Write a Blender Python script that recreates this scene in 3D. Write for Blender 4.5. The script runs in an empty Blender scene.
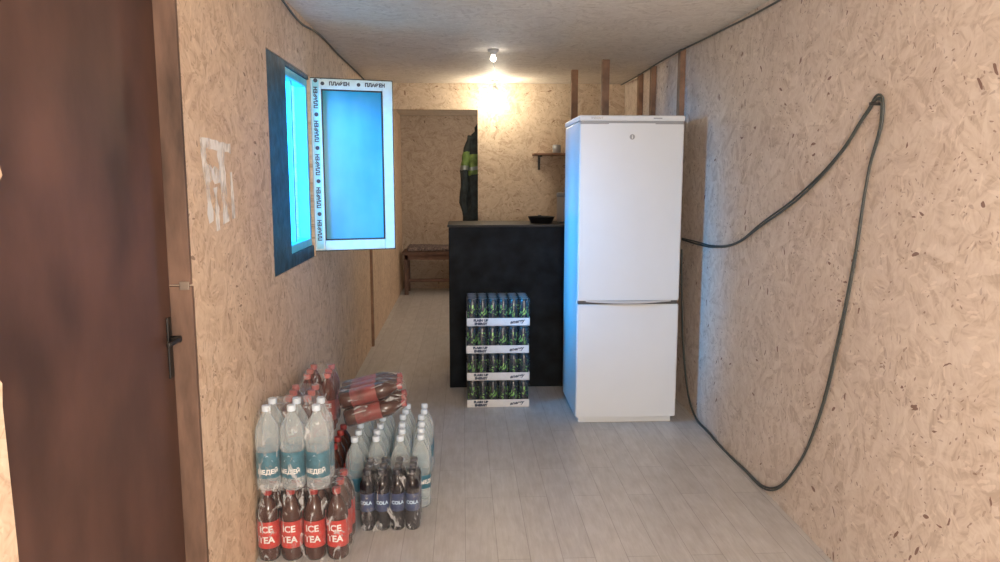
import bpy, bmesh, math, random
from mathutils import Vector, Matrix
random.seed(4)
C=bpy.context.scene.collection
PI=math.pi
# ------------------------------------------------------------ helpers
def link(o):
    C.objects.link(o); return o
def meta(o,label=None,cat=None,group=None,kind=None):
    if label:o["label"]=label
    if cat:o["category"]=cat
    if group:o["group"]=group
    if kind:o["kind"]=kind
    return o
def mk(name,bm,mats,parent=None,loc=(0,0,0),rot=(0,0,0),smooth=False):
    me=bpy.data.meshes.new(name)
    bmesh.ops.recalc_face_normals(bm,faces=bm.faces)
    bm.to_mesh(me); bm.free()
    if not isinstance(mats,(list,tuple)): mats=[mats]
    for m in mats: me.materials.append(m)
    if smooth:
        for p in me.polygons: p.use_smooth=True
    o=bpy.data.objects.new(name,me); link(o)
    o.location=loc; o.rotation_euler=rot
    if parent:o.parent=parent
    return o
def empty(name,loc=(0,0,0),rot=(0,0,0)):
    e=bpy.data.objects.new(name,None); e.empty_display_size=.1
    e.location=loc; e.rotation_euler=rot; return link(e)
def addbox(bm,lo,hi,bev=0,mi=0,seg=2):
    b=bmesh.new()
    bmesh.ops.create_cube(b,size=1)
    for v in b.verts:
        v.co=Vector([(lo[i]+hi[i])/2+v.co[i]*(hi[i]-lo[i]) for i in range(3)])
    if bev>0: bmesh.ops.bevel(b,geom=b.edges[:],offset=bev,segments=seg,affect='EDGES',profile=.5)
    merge(bm,b,mi)
def merge(bm,b,mi=None,M=None):
    mp={}
    for v in b.verts:
        mp[v]=bm.verts.new(M@v.co if M else v.co)
    for f in b.faces:
        try:
            nf=bm.faces.new([mp[v] for v in f.verts]); nf.material_index=f.material_index if mi is None else mi; nf.smooth=f.smooth
        except ValueError: pass
    b.free()
def boxobj(name,lo,hi,mat,bev=0,parent=None,loc=(0,0,0),rot=(0,0,0)):
    bm=bmesh.new(); addbox(bm,lo,hi,bev); return mk(name,bm,mat,parent,loc,rot)
def lathe(bm,prof,seg=20,mi=0,cx=0,cy=0,close=True):
    rings=[]
    for r,z in prof:
        rings.append([bm.verts.new((cx+r*math.sin(2*PI*i/seg),cy-r*math.cos(2*PI*i/seg),z)) for i in range(seg)])
    for a,b in zip(rings[:-1],rings[1:]):
        for i in range(seg):
            f=bm.faces.new((a[i],a[(i+1)%seg],b[(i+1)%seg],b[i])); f.material_index=mi; f.smooth=True
    if close:
        for rg in (rings[0],rings[-1]):
            f=bm.faces.new(rg); f.material_index=mi
def tube(name,pts,r,mat,parent=None,cyc=False):
    cu=bpy.data.curves.new(name,'CURVE'); cu.dimensions='3D'; cu.bevel_depth=r; cu.bevel_resolution=3
    s=cu.splines.new('BEZIER'); s.bezier_points.add(len(pts)-1)
    for b,p in zip(s.bezier_points,pts):
        b.co=p; b.handle_left_type=b.handle_right_type='AUTO'
    s.resolution_u=8
    t=bpy.data.objects.new(name,cu); link(t)
    dg=bpy.context.evaluated_depsgraph_get(); dg.update()
    me=bpy.data.meshes.new_from_object(t.evaluated_get(dg))
    bpy.data.objects.remove(t)
    me.materials.clear(); me.materials.append(mat)
    for p in me.polygons:p.use_smooth=True
    o=bpy.data.objects.new(name,me); link(o)
    if parent:o.parent=parent
    return o
def textbm(txt,size,sx=1.0,bold=.0):
    cu=bpy.data.curves.new('t','FONT'); cu.body=txt; cu.size=size; cu.align_x='CENTER'; cu.align_y='CENTER'
    cu.resolution_u=2; cu.offset=bold
    t=bpy.data.objects.new('t',cu); link(t)
    dg=bpy.context.evaluated_depsgraph_get(); dg.update()
    me=bpy.data.meshes.new_from_object(t.evaluated_get(dg))
    bpy.data.objects.remove(t)
    b=bmesh.new(); b.from_mesh(me); bpy.data.meshes.remove(me)
    for v in b.verts: v.co.x*=sx
    return b
# ------------------------------------------------------------ materials
def nm(name):
    m=bpy.data.materials.new(name); m.use_nodes=True
    nt=m.node_tree; p=nt.nodes['Principled BSDF']; return m,nt,p
def plain(name,col,rough=.5,metal=0,noise=0,nscale=20,bump=0,spec=.5,stretch=None):
    m,nt,p=nm(name)
    p.inputs['Base Color'].default_value=(*col,1); p.inputs['Roughness'].default_value=rough; p.inputs['Metallic'].default_value=metal
    p.inputs['Specular IOR Level'].default_value=spec
    tc=nt.nodes.new('ShaderNodeTexCoord'); n=nt.nodes.new('ShaderNodeTexNoise'); n.inputs['Scale'].default_value=nscale; n.inputs['Detail'].default_value=6
    src=tc.outputs['Object']
    if stretch:
        mp=nt.nodes.new('ShaderNodeMapping'); mp.inputs['Scale'].default_value=stretch; nt.links.new(src,mp.inputs[0]); src=mp.outputs[0]
    nt.links.new(src,n.inputs['Vector'])
    r=nt.nodes.new('ShaderNodeValToRGB')
    r.color_ramp.elements[0].position=.3; r.color_ramp.elements[1].position=.7
    r.color_ramp.elements[0].color=(*[c*(1-noise) for c in col],1); r.color_ramp.elements[1].color=(*[min(1,c*(1+noise)) for c in col],1)
    nt.links.new(n.outputs['Fac'],r.inputs['Fac']); nt.links.new(r.outputs['Color'],p.inputs['Base Color'])
    if bump:
        b=nt.nodes.new('ShaderNodeBump'); b.inputs['Strength'].default_value=bump; b.inputs['Distance'].default_value=.01
        nt.links.new(n.outputs['Fac'],b.inputs['Height']); nt.links.new(b.outputs['Normal'],p.inputs['Normal'])
    return m
def mixc(nt,f,a,b,blend='MIX'):
    x=nt.nodes.new('ShaderNodeMix'); x.data_type='RGBA'; x.blend_type=blend
    for i,v in ((0,f),(6,a),(7,b)):
        if isinstance(v,(int,float)): x.inputs[i].default_value=v
        elif isinstance(v,tuple): x.inputs[i].default_value=(*v,1)
        else: nt.links.new(v,x.inputs[i])
    return x.outputs[2]
def mth(nt,op,a,b=0):
    x=nt.nodes.new('ShaderNodeMath'); x.operation=op
    for i,v in ((0,a),(1,b)):
        if isinstance(v,(int,float)): x.inputs[i].default_value=v
        else: nt.links.new(v,x.inputs[i])
    return x.outputs[0]
def ramp(nt,v,p0,p1,c0=(0,0,0),c1=(1,1,1)):
    r=nt.nodes.new('ShaderNodeValToRGB'); e=r.color_ramp.elements
    e[0].position=p0;e[1].position=p1;e[0].color=(*c0,1);e[1].color=(*c1,1)
    nt.links.new(v,r.inputs['Fac']); return r.outputs['Color']
def osb(name,plane,light,mid,dark,fleck,fs=1.0,fl=.8,rough=.65,fth=.93,big_w=.75):
    m,nt,p=nm(name); L=nt.links
    tc=nt.nodes.new('ShaderNodeTexCoord'); s=nt.nodes.new('ShaderNodeSeparateXYZ'); L.new(tc.outputs['Object'],s.inputs[0])
    c=nt.nodes.new('ShaderNodeCombineXYZ'); ia,ib={'yz':(1,2),'xz':(0,2),'xy':(0,1)}[plane]
    L.new(s.outputs[ia],c.inputs[0]); L.new(s.outputs[ib],c.inputs[1])
    wn=nt.nodes.new('ShaderNodeTexNoise'); wn.inputs['Scale'].default_value=9; wn.inputs['Detail'].default_value=3; L.new(c.outputs[0],wn.inputs['Vector'])
    va=nt.nodes.new('ShaderNodeVectorMath'); va.operation='MULTIPLY_ADD'; va.inputs[1].default_value=(.06,.06,0)
    L.new(wn.outputs['Color'],va.inputs[0]); L.new(c.outputs[0],va.inputs[2]); uv=va.outputs[0]
    def layer(sc,ax,ay):
        v=nt.nodes.new('ShaderNodeTexVoronoi'); v.inputs['Scale'].default_value=sc; L.new(uv,v.inputs['Vector'])
        sp=nt.nodes.new('ShaderNodeSeparateColor'); L.new(v.outputs['Color'],sp.inputs[0])
        ang=mth(nt,'MULTIPLY',sp.outputs[0],6.283)
        rt=nt.nodes.new('ShaderNodeVectorRotate'); rt.rotation_type='Z_AXIS'; L.new(uv,rt.inputs['Vector']); L.new(ang,rt.inputs['Angle'])
        mp=nt.nodes.new('ShaderNodeMapping'); mp.inputs['Scale'].default_value=(ax,ay,1); L.new(rt.outputs[0],mp.inputs['Vector'])
        L.new(v.outputs['Color'],mp.inputs['Location'])
        return mp.outputs[0],sp
    v1,sp1=layer(9*fs,6*fs,32*fs); v2,sp2=layer(22*fs,14*fs,90*fs)
    n1=nt.nodes.new('ShaderNodeTexVoronoi'); n1.inputs['Scale'].default_value=.8; L.new(v1,n1.inputs['Vector'])
    sv=nt.nodes.new('ShaderNodeSeparateColor'); L.new(n1.outputs['Color'],sv.inputs[0])
    n2=nt.nodes.new('ShaderNodeTexNoise'); n2.inputs['Scale'].default_value=1; n2.inputs['Detail'].default_value=4; L.new(v2,n2.inputs['Vector'])
    n3=nt.nodes.new('ShaderNodeTexNoise'); n3.inputs['Scale'].default_value=1; n3.inputs['Detail'].default_value=3; L.new(v1,n3.inputs['Vector'])
    a=mth(nt,'ADD',mth(nt,'MULTIPLY',n2.outputs[0],.5),mth(nt,'MULTIPLY',n3.outputs[0],.5))
    a=mth(nt,'ADD',a,mth(nt,'MULTIPLY',mth(nt,'SUBTRACT',sv.outputs[0],.5),.20*big_w))
    r=nt.nodes.new('ShaderNodeValToRGB'); e=r.color_ramp.elements
    e[0].position=.34;e[0].color=(*dark,1); e[1].position=.65;e[1].color=(*light,1); q=e.new(.48); q.color=(*mid,1)
    L.new(a,r.inputs['Fac']); col=r.outputs['Color']
    dens=nt.nodes.new('ShaderNodeTexNoise'); dens.inputs['Scale'].default_value=3.1; dens.inputs['Detail'].default_value=2; L.new(c.outputs[0],dens.inputs['Vector'])
    dm=mth(nt,'MULTIPLY',mth(nt,'SUBTRACT',dens.outputs[0],.5),.16)
    def flecks(col,sc,ax,ay,th,dist,colr,f,ch=0):
        v3,_=layer(sc,ax,ay)
        vo=nt.nodes.new('ShaderNodeTexVoronoi'); vo.inputs['Scale'].default_value=1; L.new(v3,vo.inputs['Vector'])
        so=nt.nodes.new('ShaderNodeSeparateColor'); L.new(vo.outputs['Color'],so.inputs[0])
        k=mth(nt,'MULTIPLY',mth(nt,'LESS_THAN',vo.outputs['Distance'],dist),mth(nt,'GREATER_THAN',mth(nt,'ADD',so.outputs[ch],dm),th))
        return mixc(nt,mth(nt,'MULTIPLY',k,f),col,colr)
    lt=tuple(min(1,x*1.15) for x in light)
    col=flecks(col,7*fs,16*fs,70*fs,.88,.42,lt,.45,1)
    col=flecks(col,8*fs,26*fs,90*fs,fth,.38,fleck,fl*.4)
    col=flecks(col,13*fs,60*fs,150*fs,fth+.015,.40,fleck,fl*.7,2)
    col=flecks(col,6*fs,18*fs,60*fs,.98,.36,fleck,fl)
    big=nt.nodes.new('ShaderNodeTexNoise'); big.inputs['Scale'].default_value=1.6; big.inputs['Detail'].default_value=4; L.new(c.outputs[0],big.inputs['Vector'])
    col=mixc(nt,.6,col,ramp(nt,big.outputs[0],.3,.7,(.84,.81,.79),(1,1,1)),'MULTIPLY')
    L.new(col,p.inputs['Base Color']); p.inputs['Roughness'].default_value=rough
    bp=nt.nodes.new('ShaderNodeBump'); bp.inputs['Strength'].default_value=.25; bp.inputs['Distance'].default_value=.004
    L.new(a,bp.inputs['Height']); L.new(bp.outputs[0],p.inputs['Normal'])
    return m
def clear(name,tint,fac,rough=.08,bump=0,nscale=40,edge=.45,hilite=.18,sth=.62,stretch=(1,1,1)):
    m,nt,p=nm(name); L=nt.links
    p.inputs['Base Color'].default_value=(*tint,1); p.inputs['Roughness'].default_value=rough
    t=nt.nodes.new('ShaderNodeBsdfTransparent'); t.inputs[0].default_value=(min(1,tint[0]*1.1+.1),min(1,tint[1]*1.1+.1),min(1,tint[2]*1.1+.1),1)
    mx=nt.nodes.new('ShaderNodeMixShader')
    fr=nt.nodes.new('ShaderNodeLayerWeight'); fr.inputs[0].default_value=.35
    f=mth(nt,'ADD',mth(nt,'MULTIPLY',fr.outputs['Facing'],edge),fac)
    n=nt.nodes.new('ShaderNodeTexNoise'); tc=nt.nodes.new('ShaderNodeTexCoord'); mp=nt.nodes.new('ShaderNodeMapping'); mp.inputs['Scale'].default_value=stretch; L.new(tc.outputs['Object'],mp.inputs[0]); L.new(mp.outputs[0],n.inputs['Vector']); n.inputs['Scale'].default_value=nscale; n.inputs['Detail'].default_value=4
    if bump:
        n.inputs['Distortion'].default_value=1.5
        b=nt.nodes.new('ShaderNodeBump'); b.inputs['Strength'].default_value=bump; b.inputs['Distance'].default_value=.01
        L.new(n.outputs[0],b.inputs['Height']); L.new(b.outputs[0],p.inputs['Normal'])
        f=mth(nt,'ADD',f,mth(nt,'MULTIPLY',ramp(nt,n.outputs[0],sth,sth+.10),hilite))  # whiter noise patches painted in as highlights on the film
    L.new(f,mx.inputs[0]); L.new(t.outputs[0],mx.inputs[1]); L.new(p.outputs[0],mx.inputs[2])
    L.new(mx.outputs[0],nt.nodes['Material Output'].inputs[0])
    return m
def glow(name,col,st):
    m,nt,p=nm(name)
    e=nt.nodes.new('ShaderNodeEmission'); e.inputs[0].default_value=(*col,1); e.inputs[1].default_value=st
    nt.links.new(e.outputs[0],nt.nodes['Material Output'].inputs[0]); return m

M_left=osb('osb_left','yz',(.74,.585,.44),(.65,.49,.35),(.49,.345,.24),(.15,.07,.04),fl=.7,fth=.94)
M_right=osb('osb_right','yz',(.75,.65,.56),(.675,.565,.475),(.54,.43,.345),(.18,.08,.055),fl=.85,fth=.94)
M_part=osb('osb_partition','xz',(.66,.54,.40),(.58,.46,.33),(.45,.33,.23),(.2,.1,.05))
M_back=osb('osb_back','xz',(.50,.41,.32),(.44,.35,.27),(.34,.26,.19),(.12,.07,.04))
M_ceil=osb('osb_ceiling','xy',(.82,.765,.69),(.76,.70,.62),(.64,.575,.50),(.3,.22,.16),1.2,.4,fth=.955)
def floor_mat():
    m,nt,p=nm('laminate'); L=nt.links
    tc=nt.nodes.new('ShaderNodeTexCoord'); s=nt.nodes.new('ShaderNodeSeparateXYZ'); L.new(tc.outputs['Object'],s.inputs[0])
    c=nt.nodes.new('ShaderNodeCombineXYZ'); L.new(s.outputs[1],c.inputs[0]); L.new(s.outputs[0],c.inputs[1])
    b=nt.nodes.new('ShaderNodeTexBrick'); L.new(c.outputs[0],b.inputs['Vector'])
    b.inputs['Scale'].default_value=1; b.inputs['Brick Width'].default_value=.9; b.inputs['Row Height'].default_value=.125; b.inputs['Mortar Size'].default_value=.0016
    b.inputs['Color1'].default_value=(.545,.525,.51,1); b.inputs['Color2'].default_value=(.61,.585,.565,1); b.inputs['Mortar'].default_value=(.40,.375,.36,1)
    b.offset=.37
    mp=nt.nodes.new('ShaderNodeMapping'); mp.inputs['Scale'].default_value=(6,60,1); L.new(c.outputs[0],mp.inputs[0])
    n=nt.nodes.new('ShaderNodeTexNoise'); n.inputs['Scale'].default_value=1; n.inputs['Detail'].default_value=8; n.inputs['Roughness'].default_value=.7; n.inputs['Distortion'].default_value=.8; L.new(mp.outputs[0],n.inputs[0])
    col=mixc(nt,.9,b.outputs['Color'],ramp(nt,n.outputs[0],.3,.7,(.77,.76,.75),(1.0,1.0,1.0)),'MULTIPLY')
    mp2=nt.nodes.new('ShaderNodeMapping'); mp2.inputs['Scale'].default_value=(5,12,1); L.new(c.outputs[0],mp2.inputs[0])
    n2=nt.nodes.new('ShaderNodeTexNoise'); n2.inputs['Scale'].default_value=1.6; n2.inputs['Detail'].default_value=7; L.new(mp2.outputs[0],n2.inputs[0])
    col=mixc(nt,.7,col,ramp(nt,n2.outputs[0],.35,.65,(.82,.80,.775),(1,1,1)),'MULTIPLY')
    L.new(col,p.inputs['Base Color']); p.inputs['Roughness'].default_value=.38
    return m
M_floor=floor_mat()
M_door=plain('door_brown',(.078,.037,.027),.5,0,.42,5,.18,stretch=(1,1,.6))
M_jamb=plain('jamb_wood',(.135,.078,.053),.7,0,.5,16,.4,stretch=(1,1,.25))
M_wood=plain('stud_wood',(.24,.13,.075),.65,0,.35,12,.2)
M_bench=plain('bench_wood',(.12,.06,.04),.6,0,.3,12,.2)
M_black=plain('black_panel',(.006,.008,.010),.65,0,.8,9,.12,.15)
M_blacktop=plain('black_top',(.012,.010,.009),.5,0,.3,10,0,.3)
M_pvc=plain('white_pvc',(.80,.84,.86),.35,0,.02)
M_film=plain('pvc_film',(.54,.73,.81),.4,0,.08,30)
M_filmlit=plain('film_daylit',(.24,.64,.80),.35,0,.15,25)  # same film by the hinge, cyan daylight put into its colour
M_pvclit=plain('pvc_daylit',(.12,.62,.84),.4,0,.1,30)  # white PVC frame with the blue daylight from outside in its base colour
M_ink=plain('film_ink',(.02,.035,.07),.5)
M_gask=plain('rubber_gasket',(.01,.012,.015),.6)
M_dkblue=plain('dark_sheet',(.022,.075,.12),.5,0,.55,18,.4)
def pane_mat():
    m,nt,p=nm('sash_glass'); L=nt.links
    tc=nt.nodes.new('ShaderNodeTexCoord'); mp=nt.nodes.new('ShaderNodeMapping'); mp.inputs['Scale'].default_value=(5,1,2.2); L.new(tc.outputs['Object'],mp.inputs[0])
    n=nt.nodes.new('ShaderNodeTexNoise'); n.inputs['Scale'].default_value=.9; n.inputs['Detail'].default_value=3; L.new(mp.outputs[0],n.inputs[0])
    L.new(ramp(nt,n.outputs[0],.3,.7,(.0,.33,.54),(.06,.50,.70)),p.inputs['Base Color'])
    p.inputs['Roughness'].default_value=.03
    t=nt.nodes.new('ShaderNodeBsdfTransparent'); t.inputs[0].default_value=(.15,.7,.95,1)
    m2=nt.nodes.new('ShaderNodeMixShader'); m2.inputs[0].default_value=.22; L.new(p.outputs[0],m2.inputs[1]); L.new(t.outputs[0],m2.inputs[2])
    L.new(m2.outputs[0],nt.nodes['Material Output'].inputs[0]); return m
M_glass=pane_mat()
M_white=plain('fridge_enamel',(.64,.67,.69),.3,0,.015,6)
M_grey=plain('grey_plastic',(.28,.29,.30),.4)
M_dgrey=plain('dark_seam',(.05,.05,.055),.5)
M_lgrey=plain('light_grey',(.42,.42,.42),.4)
M_cable=plain('cable_rubber',(.06,.068,.064),.5)
M_blackp=plain('black_metal',(.015,.013,.012),.5,.2)
M_rust=plain('aged_steel',(.24,.19,.15),.5,.4)
M_petcap=plain('cap_pale',(.66,.76,.86),.4)
M_capred=plain('cap_red',(.30,.03,.025),.4)
M_cappink=plain('cap_pink',(.45,.10,.08),.4)
M_capblack=plain('cap_black',(.02,.02,.03),.3)
M_pet=clear('pet_water',(.78,.83,.86),.15,.06)
M_petpink=clear('pet_amber',(.26,.08,.06),.40,.1,0,40,.35)
M_tea=plain('tea_liquid',(.050,.014,.009),.1,0,.1)
M_cola=plain('cola_liquid',(.012,.009,.012),.1,0,.1)
M_labred=plain('label_red',(.46,.032,.024),.4,0,.25,30)
M_labpink=plain('label_dull_red',(.34,.06,.05),.4,0,.45,22)
M_lablie=plain('label_dark_red',(.22,.04,.035),.35,0,.6,14)
M_labblue=plain('label_navy',(.025,.045,.12),.35,0,.2,30)
M_labteal=plain('label_teal',(.04,.15,.21),.4,0,.3,40)
M_txtw=plain('ink_white',(.74,.74,.72),.5)
M_txty=plain('ink_pale',(.45,.6,.75),.5)
M_wrap=clear('shrink_film',(.90,.92,.93),.025,.10,1.0,30,.20,.32,.56,(1,1,.4))
M_wrapc=clear('tray_film',(.92,.94,.95),.01,.1,.5,20,.08,.12,.64)
M_tray=plain('tray_card',(.66,.65,.63),.7,0,.04)
M_lid=plain('can_lid',(.25,.26,.27),.3,.9)
M_bulb=glow('bulb_glow',(1,.88,.68),75)
M_bulb2=glow('bulb_small_glint',(1,.93,.82),18)  # emission stands in for the glint on an unlit bulb
M_cloth=plain('jacket_dark',(.022,.030,.032),.85,0,.5,20,.4)
M_hivis=plain('jacket_hivis',(.13,.21,.05),.7,0,.5,20)
M_refl=plain('reflective_stripe',(.22,.25,.23),.3,.3)
M_mat=plain('patterned_mat',(.17,.13,.12),.9,0,.9,45)
M_jar=plain('jar_plastic',(.42,.38,.33),.5)
def smear_mat():
    m,nt,p=nm('white_smear'); L=nt.links
    p.inputs['Base Color'].default_value=(.92,.91,.89,1); p.inputs['Roughness'].default_value=.7
    t=nt.nodes.new('ShaderNodeBsdfTransparent'); mx=nt.nodes.new('ShaderNodeMixShader')
    tc=nt.nodes.new('ShaderNodeTexCoord'); mp=nt.nodes.new('ShaderNodeMapping'); mp.inputs['Scale'].default_value=(1,1,.4); L.new(tc.outputs['Object'],mp.inputs[0])
    n=nt.nodes.new('ShaderNodeTexNoise'); n.inputs['Scale'].default_value=24; n.inputs['Detail'].default_value=6; L.new(mp.outputs[0],n.inputs[0])
    L.new(mth(nt,'MULTIPLY',ramp(nt,n.outputs[0],.32,.56),.85),mx.inputs[0]); L.new(t.outputs[0],mx.inputs[1]); L.new(p.outputs[0],mx.inputs[2])
    L.new(mx.outputs[0],nt.nodes['Material Output'].inputs[0]); return m
M_smear=smear_mat()
def can_mat():
    m,nt,p=nm('can_print'); L=nt.links
    tc=nt.nodes.new('ShaderNodeTexCoord'); mp=nt.nodes.new('ShaderNodeMapping'); mp.inputs['Scale'].default_value=(1,1,.5); mp.inputs['Rotation'].default_value=(.5,.4,0); L.new(tc.outputs['Object'],mp.inputs[0])
    n=nt.nodes.new('ShaderNodeTexNoise'); n.inputs['Scale'].default_value=38; n.inputs['Detail'].default_value=2; n.inputs['Distortion'].default_value=2; L.new(mp.outputs[0],n.inputs[0])
    s=nt.nodes.new('ShaderNodeSeparateXYZ'); L.new(tc.outputs['Object'],s.inputs[0])
    band=mth(nt,'MULTIPLY',mth(nt,'GREATER_THAN',s.outputs[2],.05),mth(nt,'LESS_THAN',s.outputs[2],.13))
    f=mth(nt,'MULTIPLY',ramp(nt,n.outputs[0],.58,.60),band)
    col=mixc(nt,f,(.026,.030,.033),(.20,.42,.10))
    L.new(col,p.inputs['Base Color']); p.inputs['Metallic'].default_value=.2; p.inputs['Roughness'].default_value=.25
    return m
M_can=can_mat()
# ------------------------------------------------------------ room shell
XL,XR,ZC=-.80,1.40,2.25
Y0,Y1=-1.3,9.9
def holed(name,axis,a0,a1,us,vs,holes,mat):
    bm=bmesh.new()
    def P(u,v,a): return (a,u,v) if axis=='x' else (u,a,v)
    def solid(i,j):
        if i<0 or j<0 or i>=len(us)-1 or j>=len(vs)-1: return False
        cu=(us[i]+us[i+1])/2; cv=(vs[j]+vs[j+1])/2
        return not any(h[0]<cu<h[1] and h[2]<cv<h[3] for h in holes)
    for i in range(len(us)-1):
        for j in range(len(vs)-1):
            if not solid(i,j): continue
            u0,u1,v0,v1=us[i],us[i+1],vs[j],vs[j+1]
            Q=[[P(u0,v0,a0),P(u1,v0,a0),P(u1,v1,a0),P(u0,v1,a0)],[P(u0,v0,a1),P(u0,v1,a1),P(u1,v1,a1),P(u1,v0,a1)]]
            if not solid(i-1,j): Q.append([P(u0,v0,a0),P(u0,v1,a0),P(u0,v1,a1),P(u0,v0,a1)])
            if not solid(i+1,j): Q.append([P(u1,v0,a0),P(u1,v0,a1),P(u1,v1,a1),P(u1,v1,a0)])
            if not solid(i,j-1): Q.append([P(u0,v0,a0),P(u0,v0,a1),P(u1,v0,a1),P(u1,v0,a0)])
            if not solid(i,j+1): Q.append([P(u0,v1,a0),P(u1,v1,a0),P(u1,v1,a1),P(u0,v1,a1)])
            for q in Q: bm.faces.new([bm.verts.new(p) for p in q])
    bmesh.ops.remove_doubles(bm,verts=bm.verts,dist=1e-5)
    o=mk(name,bm,mat); meta(o,kind='structure'); return o
WT=.14
DY0,DY1,DZ=1.26,2.235,2.06
WY0,WY1,WZ0,WZ1=3.20,4.09,1.03,1.98
holed('wall_left','x',XL-WT,XL,[Y0,DY0,DY1,WY0,WY1,Y1],[0,WZ0,WZ1,DZ,ZC],[(DY0,DY1,-1,DZ),(WY0,WY1,WZ0,WZ1)],M_left)
holed('wall_right','x',XR,XR+.1,[Y0,Y1],[0,ZC],[],M_right)
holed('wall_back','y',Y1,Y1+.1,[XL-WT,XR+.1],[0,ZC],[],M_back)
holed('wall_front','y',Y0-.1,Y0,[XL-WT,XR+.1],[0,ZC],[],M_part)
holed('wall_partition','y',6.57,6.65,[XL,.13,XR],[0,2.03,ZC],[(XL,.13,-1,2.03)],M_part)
meta(boxobj('floor',(XL-WT,Y0-.1,-.08),(XR+.1,Y1+.1,0),M_floor),kind='structure')
meta(boxobj('ceiling',(XL-WT,Y0-.1,ZC),(XR+.1,Y1+.1,ZC+.08),M_ceil),kind='structure')
meta(boxobj('trim_1',(XL,6.42,0),(XL+.02,6.47,2.03),M_wood,.002),kind='structure')
DX=XL-.058
bm=bmesh.new()
addbox(bm,(DX-.03,DY1-.018,0),(XL+.003,DY1+.002,1.135),.002); addbox(bm,(DX-.03,DY1-.018,1.14),(XL+.001,DY1+.000,DZ),.002)
meta(mk('trim_2',bm,M_jamb),kind='structure')
bm=bmesh.new()
pts=[(1.20,0),(1.302,0),(1.298,.5),(1.295,.8),(1.290,1.06),(1.295,1.10),(1.275,1.125),(1.262,1.2),(1.262,1.41),(1.32,1.425),(1.348,1.455),(1.332,1.50),(1.28,1.52),(1.262,1.6),(1.262,2.2),(1.20,2.2)]
vs0=[bm.verts.new((XL,y,z)) for y,z in pts]; vs1=[bm.verts.new((XL+.006,y,z)) for y,z in pts]
bm.faces.new(vs0); bm.faces.new(vs1)
for i in range(len(pts)):
    j=(i+1)%len(pts); bm.faces.new((vs0[i],vs0[j],vs1[j],vs1[i]))
meta(mk('trim_3',bm,M_left),kind='structure')
door=boxobj('door_1',(DX-.045,DY0+.005,.005),(DX,DY1-.022,DZ-.005),M_door,.003); meta(door,kind='structure')
bm=bmesh.new(); hx=DX
addbox(bm,(hx,2.168,.87),(hx+.006,2.197,1.05),.002); mk('lock_plate',bm,M_blackp,door)
bm=bmesh.new(); lathe(bm,[(.010,0),(.010,.03)],14)
for v in bm.verts: v.co=Vector((hx+.004+v.co.z,2.184+v.co.x,.985+v.co.y))
addbox(bm,(hx+.024,2.10,.978),(hx+.036,2.193,.992),.004); mk('handle',bm,M_blackp,door)
bm=bmesh.new(); addbox(bm,(XL-.03,DY1-.024,1.125),(XL-.002,DY1-.0175,1.15),.002)
mk('latch_keeper',bm,M_rust,door)
# window ---------------------------------------------------------------
fy0,fy1,fz0,fz1=3.56,4.085,1.09,1.96
bm=bmesh.new(); fx0,fx1=-.875,-.815; fw=.04
addbox(bm,(fx0,fy0,fz0),(fx1,fy0+fw,fz1),.004); addbox(bm,(fx0,fy1-fw,fz0),(fx1,fy1,fz1),.004)
addbox(bm,(fx0,fy0+fw,fz0),(fx1,fy1-fw,fz0+fw),.004); addbox(bm,(fx0,fy0+fw,fz1-fw),(fx1,fy1-fw,fz1),.004)
addbox(bm,(fx0+.01,3.79,fz0+fw),(fx1-.02,3.815,fz1-fw),.003)
win=mk('window_1',bm,M_pvclit); meta(win,kind='structure')
bm=bmesh.new()
addbox(bm,(-.86,WY0,WZ0),(-.806,fy0,WZ1),.002); addbox(bm,(-.86,fy0,WZ0),(-.806,WY1,fz0),.002); addbox(bm,(-.86,fy0,fz1),(-.806,WY1,WZ1),.002)
meta(mk('trim_4',bm,M_dkblue),kind='structure')
bm=bmesh.new()
sw,sh=.435,.91; f=.055; th=.045
for lo,hi in (((0,0,0),(f,th,sh)),((sw-f,0,0),(sw,th,sh)),((f,0,0),(sw-f,th,f)),((f,0,sh-f),(sw-f,th,sh))):
    addbox(bm,lo,hi,.004,0)
sash=mk('sash',bm,[M_film],win,(-.797,4.083,1.06),(0,0,math.radians(17)))
bm=bmesh.new()
addbox(bm,(.008,-.0012,.01),(f-.012,0,sh-.01),0,2); addbox(bm,(f-.012,-.0012,sh-f+.012),(sw-.01,0,sh-.01),0,0)
RX=Matrix.Rotation(PI/2,4,'X')
for k in range(5):
    zc=.11+k*.175
    t=textbm('ПЛАФЕН',.026,1.0,.0016); merge(bm,t,1,Matrix.Translation((.026,-.0022,zc))@RX@Matrix.Rotation(PI/2,4,'Z'))
    b=bmesh.new(); bmesh.ops.create_circle(b,cap_ends=True,segments=14,radius=.011); merge(bm,b,1,Matrix.Translation((.026,-.0022,zc+.088))@RX)
for k in range(2):
    t=textbm('ПЛАФЕН',.025,1.0,.0016); merge(bm,t,1,Matrix.Translation((.15+k*.19,-.0022,sh-.026))@RX)
    b=bmesh.new(); bmesh.ops.create_circle(b,cap_ends=True,segments=14,radius=.010); merge(bm,b,1,Matrix.Translation((.15+k*.19-.088,-.0022,sh-.026))@RX)
mk('protective_film',bm,[M_film,M_ink,M_filmlit],sash)
bm=bmesh.new(); g=.006
for lo,hi in (((f,-.001,f),(f+g,th,sh-f)),((sw-f-g,-.001,f),(sw-f,th,sh-f)),((f,-.001,f),(sw-f,th,f+g)),((f,-.001,sh-f-g),(sw-f,th,sh-f))): addbox(bm,lo,hi)
for lo,hi in (((-.004,.012,-.004),(0,th-.008,sh+.004)),((sw,.012,-.004),(sw+.005,th-.008,sh+.004)),((0,.012,-.005),(sw,th-.008,0)),((0,.012,sh),(sw,th-.008,sh+.005))): addbox(bm,lo,hi)
mk('gasket',bm,M_gask,sash)
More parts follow.
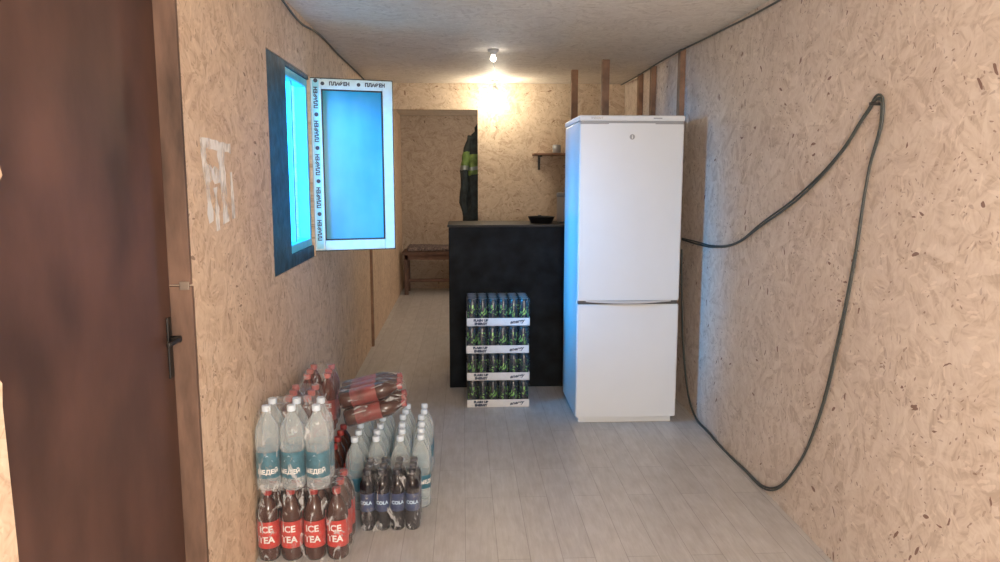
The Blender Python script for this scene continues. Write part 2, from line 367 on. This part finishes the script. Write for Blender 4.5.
boxobj('glass',(f+g,.012,f+g),(sw-f-g,.03,sh-f-g),M_glass,0,sash)
boxobj('handle',(sw-.035,th,.40),(sw-.015,th+.035,.52),M_pvc,.004,sash)
# ------------------------------------------------------------ studs / posts
def post(name,lo,hi,label,cat='post'):
    return meta(boxobj(name,lo,hi,M_wood,.003),label,cat,group='bare timber studs')
for y in (4.78,5.50,5.90):
    post('timber_stud',(XR-.035,y,0),(XR,y+.06,ZC),'brown timber stud fixed against the chipboard wall')
post('timber_post',(.815,5.72,0),(.865,5.765,ZC),'brown timber post between counter and ceiling')
post('timber_post',(.955,5.22,0),(1.005,5.27,ZC),'brown timber post beside the black counter')
# ------------------------------------------------------------ counter
cnt=empty('counter',(-.10,5.085,0)); meta(cnt,'black panelled bar counter with thin dark worktop','counter')
boxobj('body',(0,.01,0),(1.0,.125,1.12),M_black,.003,cnt)
boxobj('side_panel',(0,.126,0),(.03,.45,1.12),M_black,.003,cnt)
boxobj('worktop',(-.008,-.006,1.12),(1.02,.12,1.136),M_blacktop,.003,cnt)
boxobj('back_shelf',(-.008,.121,1.12),(1.02-.18,.48,1.136),M_blacktop,.003,cnt)
pan=empty('frying_pan',(.55,5.28,1.136)); meta(pan,'black frying pan lying on the counter','pan')
bm=bmesh.new(); lathe(bm,[(.075,0),(.095,.045),(.098,.046),(.090,.042),(.072,.004)],28); mk('bowl',bm,M_blackp,pan)
boxobj('handle',(-.01,.09,.035),(.012,.16,.05),M_blackp,.004,pan)
jar=empty('storage_jar',(.735,5.45,1.136)); meta(jar,'pale beige storage jar with lid on the counter','jar')
bm=bmesh.new(); lathe(bm,[(.05,0),(.056,.01),(.056,.17),(.05,.185)],24); mk('body',bm,M_jar,jar)
bm=bmesh.new(); lathe(bm,[(.057,.178),(.058,.205),(.05,.21)],24); mk('lid',bm,M_grey,jar)
sh_=empty('wall_shelf',(.60,6.57,1.64)); meta(sh_,'small dark wall shelf on brackets','shelf')
boxobj('board',(0,-.2,0),(.45,0,.018),M_wood,.002,sh_)
for x in (.05,.38):
    boxobj('bracket',(x,-.18,-.012),(x+.02,0,0),M_blackp,.001,sh_); boxobj('bracket',(x,-.012,-.12),(x+.02,0,-.012),M_blackp,.001,sh_)
bm=bmesh.new(); lathe(bm,[(.03,0),(.035,.01),(.035,.07),(.031,.072),(.031,.01)],20)
mug=mk('mug',bm,M_grey,None,(.80,6.46,1.658)); meta(mug,'small grey mug standing on the wall shelf','mug')
# ------------------------------------------------------------ refrigerator
fr=empty('refrigerator',(.957,4.27,0)); meta(fr,'tall white two-door refrigerator with freezer below','refrigerator')
bm=bmesh.new(); addbox(bm,(-.298,.058,.03),(.298,.60,1.765),.006); addbox(bm,(-.28,.035,.0),(.28,.55,.035),.003)
mk('body',bm,M_white,fr)
bm=bmesh.new(); addbox(bm,(-.302,.0,1.768),(.302,.60,1.80),.007); mk('top_panel',bm,M_white,fr)
boxobj('seam_strip',(-.294,.004,1.750),(.294,.05,1.769),M_grey,0,fr)
def fdoor(name,z0,z1):
    bm=bmesh.new(); n=14
    prof=[(-.30,.055),(-.30,.012),(-.296,.004)]+[(-.29+.58*i/n, .002-.004*math.sin(PI*i/n)) for i in range(n+1)]+[(.296,.004),(.30,.012),(.30,.055)]
    lo=[bm.verts.new((x,y,z0)) for x,y in prof]; hi=[bm.verts.new((x,y,z1)) for x,y in prof]
    for i in range(len(prof)):
        j=(i+1)%len(prof); bm.faces.new((lo[i],lo[j],hi[j],hi[i]))
    bm.faces.new(lo); bm.faces.new(hi)
    bmesh.ops.recalc_face_normals(bm,faces=bm.faces)
    es=[e for e in bm.edges if abs(e.verts[0].co.z-e.verts[1].co.z)<1e-6 and min(e.verts[0].co.y,e.verts[1].co.y)<.02]
    bmesh.ops.bevel(bm,geom=es,offset=.005,segments=2,affect='EDGES')
    return mk(name,bm,M_white,fr)
d1=fdoor('door',.742,1.756); d2=fdoor('freezer_door',.04,.720)
boxobj('door_gasket',(-.29,.045,.045),(.29,.06,1.75),M_grey,0,fr)
bm=bmesh.new(); n=20; A=[];B=[];Cc=[];D=[]
for i in range(n+1):
    x=-.25+.50*i/n; s=math.sin(PI*i/n)
    A.append(bm.verts.new((x,-.004-.012*s,.742))); B.append(bm.verts.new((x,-.004-.016*s,.737-.010*s))); Cc.append(bm.verts.new((x,.03,.735-.010*s))); D.append(bm.verts.new((x,.03,.744)))
for i in range(n):
    for P_,Q_ in ((A,B),(B,Cc),(Cc,D),(D,A)): bm.faces.new((P_[i],P_[i+1],Q_[i+1],Q_[i]))
mk('grip',bm,M_lgrey,d1)
boxobj('grip_recess',(-.29,.012,.720),(.29,.05,.742),M_dgrey,0,fr)
bm=bmesh.new(); lathe(bm,[(.015,0),(.015,.003)],24); 
for v in bm.verts: v.co=Vector((v.co.x,-.0015-v.co.z,1.680+v.co.y))
merge(bm,textbm('i',.028,1,.001),1,Matrix.Translation((0,-.0055,1.680))@RX)
mk('emblem',bm,[M_grey,M_txtw],d1)
bm=bmesh.new()
merge(bm,textbm('INDESIT',.016,1.2),0,Matrix.Translation((-.2,-.001,1.784))@RX)
mk('nameplate',bm,M_grey,fr)
boxobj('thermostat_mark',(.12,-.001,1.781),(.17,0,1.787),M_grey,0,fr)
# ------------------------------------------------------------ cable loop
cp=[(4.70,1.062),(4.40,1.060),(4.09,1.07),(3.75,1.12),(3.43,1.233),(3.03,1.381),(2.72,1.55),(2.565,1.674),(2.494,1.712),(2.478,1.667),(2.534,1.477),(2.59,1.179),(2.673,.852),(2.791,.505),(2.957,.24),(3.194,.05),(3.535,.014),(4.035,.014),(4.39,.06),(4.56,.31),(4.66,.7),(4.70,1.0)]
cab=tube('power_cable',[(XR-.010,y,z) for y,z in cp],.0048,M_cable); meta(cab,'thin dark doubled cable looped over a nail on the wall','cable')
c2=[]
for i,(y,z) in enumerate(cp):
    a=cp[max(0,i-1)]; b=cp[min(len(cp)-1,i+1)]; d=Vector((b[0]-a[0],b[1]-a[1])).normalized(); o_=.0085+.005*math.sin(i*1.7)
    c2.append((XR-.011,y+d.y*o_,max(.008,z-d.x*o_)))
tube('cable_strand',c2,.004,M_cable,cab)
nail=boxobj('wall_hook',(XR-.045,2.485,1.690),(XR,2.497,1.700),M_blackp,.001); meta(nail,'short nail in the wall holding the looped cable','hook')
pp=[(XL+.012,2.9,2.235),(XL+.012,3.4,2.23),(XL+.014,3.8,2.20),(XL+.012,4.3,2.235),(XL+.012,5.0,2.23),(XL+.012,5.9,2.235),(XL+.012,6.55,2.23)]
meta(tube('ceiling_wire',pp,.005,M_cable),'thin dark wire running along the ceiling edge','wire')
pp=[(XR-.012,2.6,2.235),(XR-.012,3.4,2.22),(XR-.012,4.2,2.235),(XR-.05,5.0,2.235),(XR-.05,6.0,2.23),(XR-.05,6.5,2.235)]
meta(tube('ceiling_wire',pp,.005,M_cable),'thin dark wire running along the ceiling edge','wire')
# ------------------------------------------------------------ lamps
def lamp(name,loc,drop,r,mat,label):
    e=empty(name,loc); meta(e,label,'lamp')
    bm=bmesh.new(); lathe(bm,[(.035,0),(.035,-.012),(.02,-.02),(.006,-.021),(.006,-drop+.04),(.018,-drop+.04),(.02,-drop),(.014,-drop-.005)],20)
    mk('socket',bm,M_lgrey,e)
    bm=bmesh.new(); lathe(bm,[(.012,-drop)]+[(r*math.sin(a),-drop-.008-r+r*math.cos(a)) for a in [PI*k/12 for k in range(2,12)]]+[(.001,-drop-.008-2*r)],20)
    mk('bulb',bm,mat,e); return e
lamp('ceiling_lamp',(.27,6.34,ZC),.09,.055,M_bulb,'lit warm bare bulb hanging from the ceiling')
lamp('ceiling_lamp',(.195,4.86,ZC),.03,.018,M_bulb2,'small bulb in a ceiling socket, its glint made by emission')
pp=[(.195,4.89,2.243),(.22,5.4,2.243),(.27,6.30,2.243)]
meta(tube('lamp_wire',pp,.004,M_lgrey),'pale wire along the ceiling between the lamps','wire')
# ------------------------------------------------------------ bench
bn=empty('bench',(-.76,9.30,0)); meta(bn,'low brown wooden bench against the far wall','bench')
boxobj('seat',(0,0,.50),(1.05,.42,.545),M_bench,.004,bn)
boxobj('apron',(.03,.02,.44),(1.02,.045,.50),M_bench,.002,bn)
for x in (.02,.98):
    for y in (.02,.35): boxobj('leg',(x,y,0),(x+.05,y+.05,.50),M_bench,.003,bn)
boxobj('stretcher',(.05,.03,.16),(1.0,.055,.20),M_bench,.002,bn)
bm=bmesh.new(); addbox(bm,(-.70,9.31,.546),(.2,9.68,.60),.02,0,3)
bmesh.ops.subdivide_edges(bm,edges=bm.edges[:],cuts=3)
for v in bm.verts:
    if v.co.z>.56: v.co.z+=.012*math.sin(v.co.x*25)*math.cos(v.co.y*30)
meta(mk('folded_blanket',bm,M_mat),'dark speckled folded blanket on the bench','blanket')
# ------------------------------------------------------------ jacket
jk=empty('work_jacket',(.165,6.735,1.06)); meta(jk,'dark work jacket with yellow-green hi-vis panels hanging up','jacket')
jr=random.Random(8)
def loft(bm,secs,seg=20,mi=None,jit=.007):
    # resample sections so folds have enough rows
    S=[];MI=[]
    for q,(a,b) in enumerate(zip(secs[:-1],secs[1:])):
        n=max(1,int(abs(b[2]-a[2])/.035))
        for i in range(n):
            t=i/n; S.append(tuple(a[k]+(b[k]-a[k])*t for k in range(6))); MI.append(mi[q] if mi else 0)
    S.append(secs[-1]); rings=[]
    ph=jr.uniform(0,6)
    for (cx,cy,z,rx,ry,fold) in S:
        rings.append([bm.verts.new((cx+(rx+fold*math.sin(6*t+z*3+ph))*math.cos(t)+jr.uniform(-jit,jit),cy+(ry+fold*math.cos(5*t-z*4+ph))*math.sin(t)+jr.uniform(-jit,jit)*.6,z+fold*.5*math.sin(3*t)+jr.uniform(-jit,jit)*.5)) for t in [2*PI*i/seg for i in range(seg)]])
    for k,(a,b) in enumerate(zip(rings[:-1],rings[1:])):
        for i in range(seg):
            f=bm.faces.new((a[i],a[(i+1)%seg],b[(i+1)%seg],b[i])); f.smooth=True; f.material_index=MI[k]
    for r in (rings[0],rings[-1]): bm.faces.new(r)
bm=bmesh.new()
loft(bm,[(-.01,0,0,.135,.045,.026),(0,0,.2,.13,.045,.024),(0,0,.42,.13,.045,.020),(0,0,.46,.13,.047,.018),(0,0,.49,.13,.047,.018),(0,0,.60,.13,.048,.014),(0,0,.70,.12,.045,.006),(0,0,.77,.085,.04,.002),(0,0,.80,.05,.035,0)],26,[0,0,1,2,1,0,0,0])
mk('torso',bm,[M_cloth,M_hivis,M_refl],jk)
for s in (-1,1):
    bm=bmesh.new(); loft(bm,[(s*.135,0,.05,.030,.028,.006),(s*.165,0,.18,.034,.03,.008),(s*.150,.005,.30,.036,.03,.008),(s*.150,0,.46,.036,.034,.006),(s*.145,0,.50,.038,.036,.005),(s*.12,0,.62,.042,.036,.004),(s*.08,0,.76,.040,.034,.0)],14,[0,0,0,2,1,0],.005)
    mk('sleeve',bm,[M_cloth,M_hivis,M_refl],jk)
bm=bmesh.new(); loft(bm,[(0,0,.77,.055,.035,.004),(0,0,.83,.06,.038,.004),(0,.0,.87,.03,.02,0)],14,None,.003); mk('collar',bm,M_cloth,jk)
h=boxobj('coat_hook',(.15,6.65,1.92),(.17,6.745,1.932),M_blackp,.002); meta(h,'small black coat hook behind the jacket','hook')
# ------------------------------------------------------------ white smear on left wall
bm=bmesh.new(); rnd=random.Random(3)
def stroke(y0,z0,y1,z1,w,k):
    n=8; pa=[];pb=[]; X=XL+.0008+k*.0003
    for i in range(n+1):
        t=i/n; y=y0+(y1-y0)*t; z=z0+(z1-z0)*t; d=Vector((y1-y0,z1-z0)).normalized(); ww=w*(.6+rnd.random()*.7)
        pa.append(bm.verts.new((X,y-d.y*ww,z+d.x*ww))); pb.append(bm.verts.new((X,y+d.y*ww,z-d.x*ww)))
    for i in range(n): bm.faces.new((pa[i],pa[i+1],pb[i+1],pb[i]))
for k,a in enumerate(((2.38,1.57,2.43,1.31,.026),(2.55,1.56,2.58,1.30,.030),(2.40,1.47,2.56,1.45,.026),(2.36,1.56,2.66,1.55,.014),(2.48,1.42,2.49,1.28,.020),(2.65,1.47,2.66,1.31,.014))): stroke(*a,k)
meta(mk('trim_5',bm,M_smear),kind='structure')
# ------------------------------------------------------------ bottles
def bend(bm_dst,txt,size,r,z,mi,sx=1.0,bold=.001):
    t=textbm(txt,size,sx,bold)
    bmesh.ops.triangulate(t,faces=t.faces)
    mp={}
    for v in t.verts:
        a=v.co.x/r; mp[v]=bm_dst.verts.new((r*math.sin(a),-r*math.cos(a),z+v.co.y))
    for f in t.faces:
        nf=bm_dst.faces.new([mp[v] for v in f.verts]); nf.material_index=mi
    t.free()
def me_of(bm,name,mats):
    me=bpy.data.meshes.new(name); bm.to_mesh(me); bm.free()
    for m in mats: me.materials.append(m)
    return me
def bottle_kind(H,R,body_m,cap_m,lab_m,lz0,lz1,txts,txt_m,cap_h=.018,s0=.62):
    hn=H-cap_h; k=(.88-s0)/.26
    prof=[(R*.55,.004),(R*.80,0),(R*.96,.008),(R,.02),(R,lz0-.006),(R*.97,lz0),(R*.97,lz1),(R,lz1+.006),(R,max(H*s0,lz1+.01)),(R*.98,H*(s0+.06*k)),(R*.88,H*(s0+.13*k)),(R*.66,H*(s0+.20*k)),(R*.42,H*.88),(.0135,hn-.010),(.0135,hn)]
    bm=bmesh.new(); lathe(bm,prof,20)
    body=me_of(bm,'bottle',[body_m])
    bm=bmesh.new(); lathe(bm,[(.0155,hn-.004),(.0162,hn),(.0162,H-.002),(.014,H)],14); cap=me_of(bm,'cap',[cap_m])
    bm=bmesh.new(); lathe(bm,[(R*1.004,lz0),(R*1.004,lz1)],24,0,close=False)
    for (t,s,z,mi,sx) in txts: bend(bm,t,s,R*1.02,z,mi,sx)
    lab=me_of(bm,'label',[lab_m,txt_m,M_ink,M_txty])
    return dict(H=H,R=R,body=body,cap=cap,label=lab)
K_tea=bottle_kind(.278,.0415,M_tea,M_capred,M_labred,.055,.160,[('ICE',.036,.130,1,1),('TEA',.036,.088,1,1)],M_txtw)
K_pink=bottle_kind(.272,.039,M_petpink,M_cappink,M_labpink,.055,.150,[('ICE',.028,.125,1,1),('TEA',.028,.085,1,1)],M_txtw)
K_water=bottle_kind(.322,.0452,M_pet,M_petcap,M_labteal,.05,.150,[('МЕДЕЙ',.023,.075,1,1),('▲',.030,.125,3,1.4)],M_txtw,s0=.64)
K_clear=bottle_kind(.325,.0435,M_pet,M_petcap,M_labteal,.09,.15,[('МЕДЕЙ',.022,.12,1,1)],M_txtw)
K_dark=bottle_kind(.258,.0305,M_cola,M_capblack,M_labblue,.085,.160,[('COLA',.020,.122,3,1)],M_txtw,s0=.72)
K_lying=bottle_kind(.280,.0405,M_tea,M_capred,M_lablie,.05,.165,[],M_txtw)
def wrap_mesh(hx,hy,H,R):
    bm=bmesh.new(); seg=6
    def ring(ax,ay,rad,z):
        out=[]
        for q,(sx,sy) in enumerate(((1,1),(-1,1),(-1,-1),(1,-1))):
            for i in range(seg+1):
                a=q*PI/2+PI/2*i/seg
                out.append((sx*(ax-rad)+rad*math.cos(a),sy*(ay-rad)+rad*math.sin(a),z))
        return [bm.verts.new(p) for p in out]
    rs=[ring(hx,hy,R,.002),ring(hx,hy,R,H*.3),ring(hx,hy,R,H*.66),ring(hx-.008,hy-.008,R*.9,H*.80),ring(hx-R*.55,hy-R*.55,R*.5,H*.97),ring(hx-R*.75,hy-R*.75,R*.3,H+.003)]
    for a,b in zip(rs[:-1],rs[1:]):
        n=len(a)
        for i in range(n): f=bm.faces.new((a[i],a[(i+1)%n],b[(i+1)%n],b[i])); f.smooth=True
    bm.faces.new(rs[-1])
    return me_of(bm,'shrink_wrap',[M_wrap])
def pack(name,label,group,kd,nx,ny,pitch,loc,rot=(0,0,0),jit=.35,wrap=True,wob=0):
    e=empty(name,loc,rot); meta(e,label,'bottle pack',group)
    for i in range(nx):
        for j in range(ny):
            b=bpy.data.objects.new('bottle',kd['body']); link(b); b.parent=e
            b.location=((i-(nx-1)/2)*pitch,(j-(ny-1)/2)*pitch,0); b.rotation_euler=(random.uniform(-wob,wob),random.uniform(-wob,wob),random.uniform(-jit,jit))
            for nme in ('cap','label'):
                c=bpy.data.objects.new(nme,kd[nme]); link(c); c.parent=b
    if wrap:
        w=bpy.data.objects.new('shrink_wrap',wrap_mesh(nx*pitch/2+.001,ny*pitch/2+.001,kd['H'],kd['R'])); link(w); w.parent=e
    return e
pack('bottle_pack','shrink-wrapped red-label iced tea bottles, bottom of the stack','iced tea bottle packs',K_tea,4,3,.087,(-.622,2.85,0),jit=.2)
pack('bottle_pack','clear water bottles with teal labels stacked on iced tea','water bottle packs',K_water,3,2,.093,(-.652,2.815,.282),jit=.2)
pack('bottle_pack','red-label iced tea bottles with red caps stacked against the wall','iced tea bottle packs',K_tea,3,3,.085,(-.666,3.15,0),wrap=False)
pack('bottle_pack','dull red iced tea bottles stacked against the wall','iced tea bottle packs',K_pink,2,3,.085,(-.69,3.14,.282),wob=.02)
pack('bottle_pack','red-label iced tea bottles with red caps stacked against the wall','iced tea bottle packs',K_tea,3,3,.085,(-.666,3.42,0),wrap=False)
pack('bottle_pack','dull red iced tea bottles stacked against the wall','iced tea bottle packs',K_pink,2,3,.085,(-.685,3.50,.282),(0,0,.05),wob=.02)
pack('bottle_pack','small dark cola bottles with navy labels on the floor','cola bottle packs',K_dark,4,3,.0618,(-.312,3.05,0),jit=.3)
for x,y,rz in ((-.243,3.295,.03),(-.436,3.285,0),(-.245,3.58,-.04),(-.436,3.57,.03)):
    pack('bottle_pack','clear water bottles with pale caps standing on the floor','water bottle packs',K_clear,2,3,.089,(x,y,0),(0,0,rz),jit=1.5,wrap=False,wob=.015)
pack('bottle_pack','dull red wrapped bottle pack lying tilted on the water bottles','iced tea bottle packs',K_lying,2,3,.083,(-.548,3.345,.428),(0,math.radians(77),math.radians(4)),jit=.7)
# ------------------------------------------------------------ can trays
bm=bmesh.new(); lathe(bm,[(.024,0),(.030,.003),(.0325,.012),(.0325,.152),(.029,.160),(.0265,.166)],18,0)
bm.faces.ensure_lookup_table(); bm.faces[-1].material_index=1
lathe(bm,[(.0268,.165),(.0275,.168),(.0265,.1685),(.0255,.166)],18,1,close=False)
can_me=me_of(bm,'can',[M_can,M_lid])
for k in range(4):
    ox=.2125+random.uniform(-.004,.004)
    e=empty('can_tray',(ox,4.63+.135,k*.176)); meta(e,'shrink-wrapped tray of black and green drink cans, stacked by the counter','can tray','stacked can trays')
    for i in range(6):
        for j in range(4):
            c=bpy.data.objects.new('can',can_me); link(c); c.parent=e
            c.location=((i-2.5)*.0655,(j-1.5)*.0655,.003); c.rotation_euler=(0,0,random.uniform(0,6))
    bm=bmesh.new(); a,b=.199,.134
    addbox(bm,(-a,-b,0),(a,b,.002)); 
    for lo,hi in (((-a,-b,0),(a,-b+.002,.050)),((-a,b-.002,0),(a,b,.050)),((-a,-b,0),(-a+.002,b,.050)),((a-.002,-b,0),(a,b,.050))): addbox(bm,lo,hi)
    merge(bm,textbm('FLASH UP',.020,1.05,.0018),1,Matrix.Translation((-.11,-b-.001,.035))@RX)
    merge(bm,textbm('ENERGY',.020,1.05,.0018),1,Matrix.Translation((-.11,-b-.001,.014))@RX)
    t=textbm('energy',.030,1.1,.001)
    for v in t.verts: v.co.x+=v.co.y*.3; v.co.y+=v.co.x*.12
    merge(bm,t,1,Matrix.Translation((.12,-b-.001,.028))@RX)
    mk('tray',bm,[M_tray,M_ink],e)
    bm=bmesh.new(); addbox(bm,(-a-.001,-b-.002,.001),(a+.001,b+.002,.174),.012); mk('shrink_wrap',bm,M_wrapc,e)
# ------------------------------------------------------------ lights / world / camera
def area(name,loc,rot,sx,sy,e,col,spread=PI):
    l=bpy.data.lights.new(name,'AREA'); l.shape='RECTANGLE'; l.size=sx; l.size_y=sy; l.energy=e; l.color=col; l.spread=spread
    o=bpy.data.objects.new(name,l); o.location=loc; o.rotation_euler=rot; link(o); return o
def point(name,loc,e,col,r):
    l=bpy.data.lights.new(name,'POINT'); l.energy=e; l.shadow_soft_size=r; l.color=col
    o=bpy.data.objects.new(name,l); o.location=loc; link(o); return o
point('room_lamp',(.40,-.80,1.45),185,(1,.985,.965),.35)
area('window_daylight',(-2.0,3.17,2.05),(0,math.radians(-75),math.radians(30)),.9,.9,46,(.01,.40,1.0),math.radians(60))
point('back_room_fill',(.9,8.3,2.0),22,(1,.93,.82),.1)  # added fill to brighten the back room, no fixture there
w=bpy.data.worlds.new('World'); bpy.context.scene.world=w; w.use_nodes=True
bg=w.node_tree.nodes['Background']; bg.inputs[0].default_value=(.10,.72,1,1); bg.inputs[1].default_value=1.3
cam=bpy.data.cameras.new('Camera'); cam.lens=27; cam.sensor_width=36; cam.clip_start=.02
co=bpy.data.objects.new('Camera',cam); co.location=(0,0,1.45); co.rotation_euler=(math.radians(90-7.82),0,math.radians(-2.8)); link(co)
bpy.context.scene.camera=co
bpy.context.scene.view_settings.view_transform='Standard'
bpy.context.scene.view_settings.exposure=.32
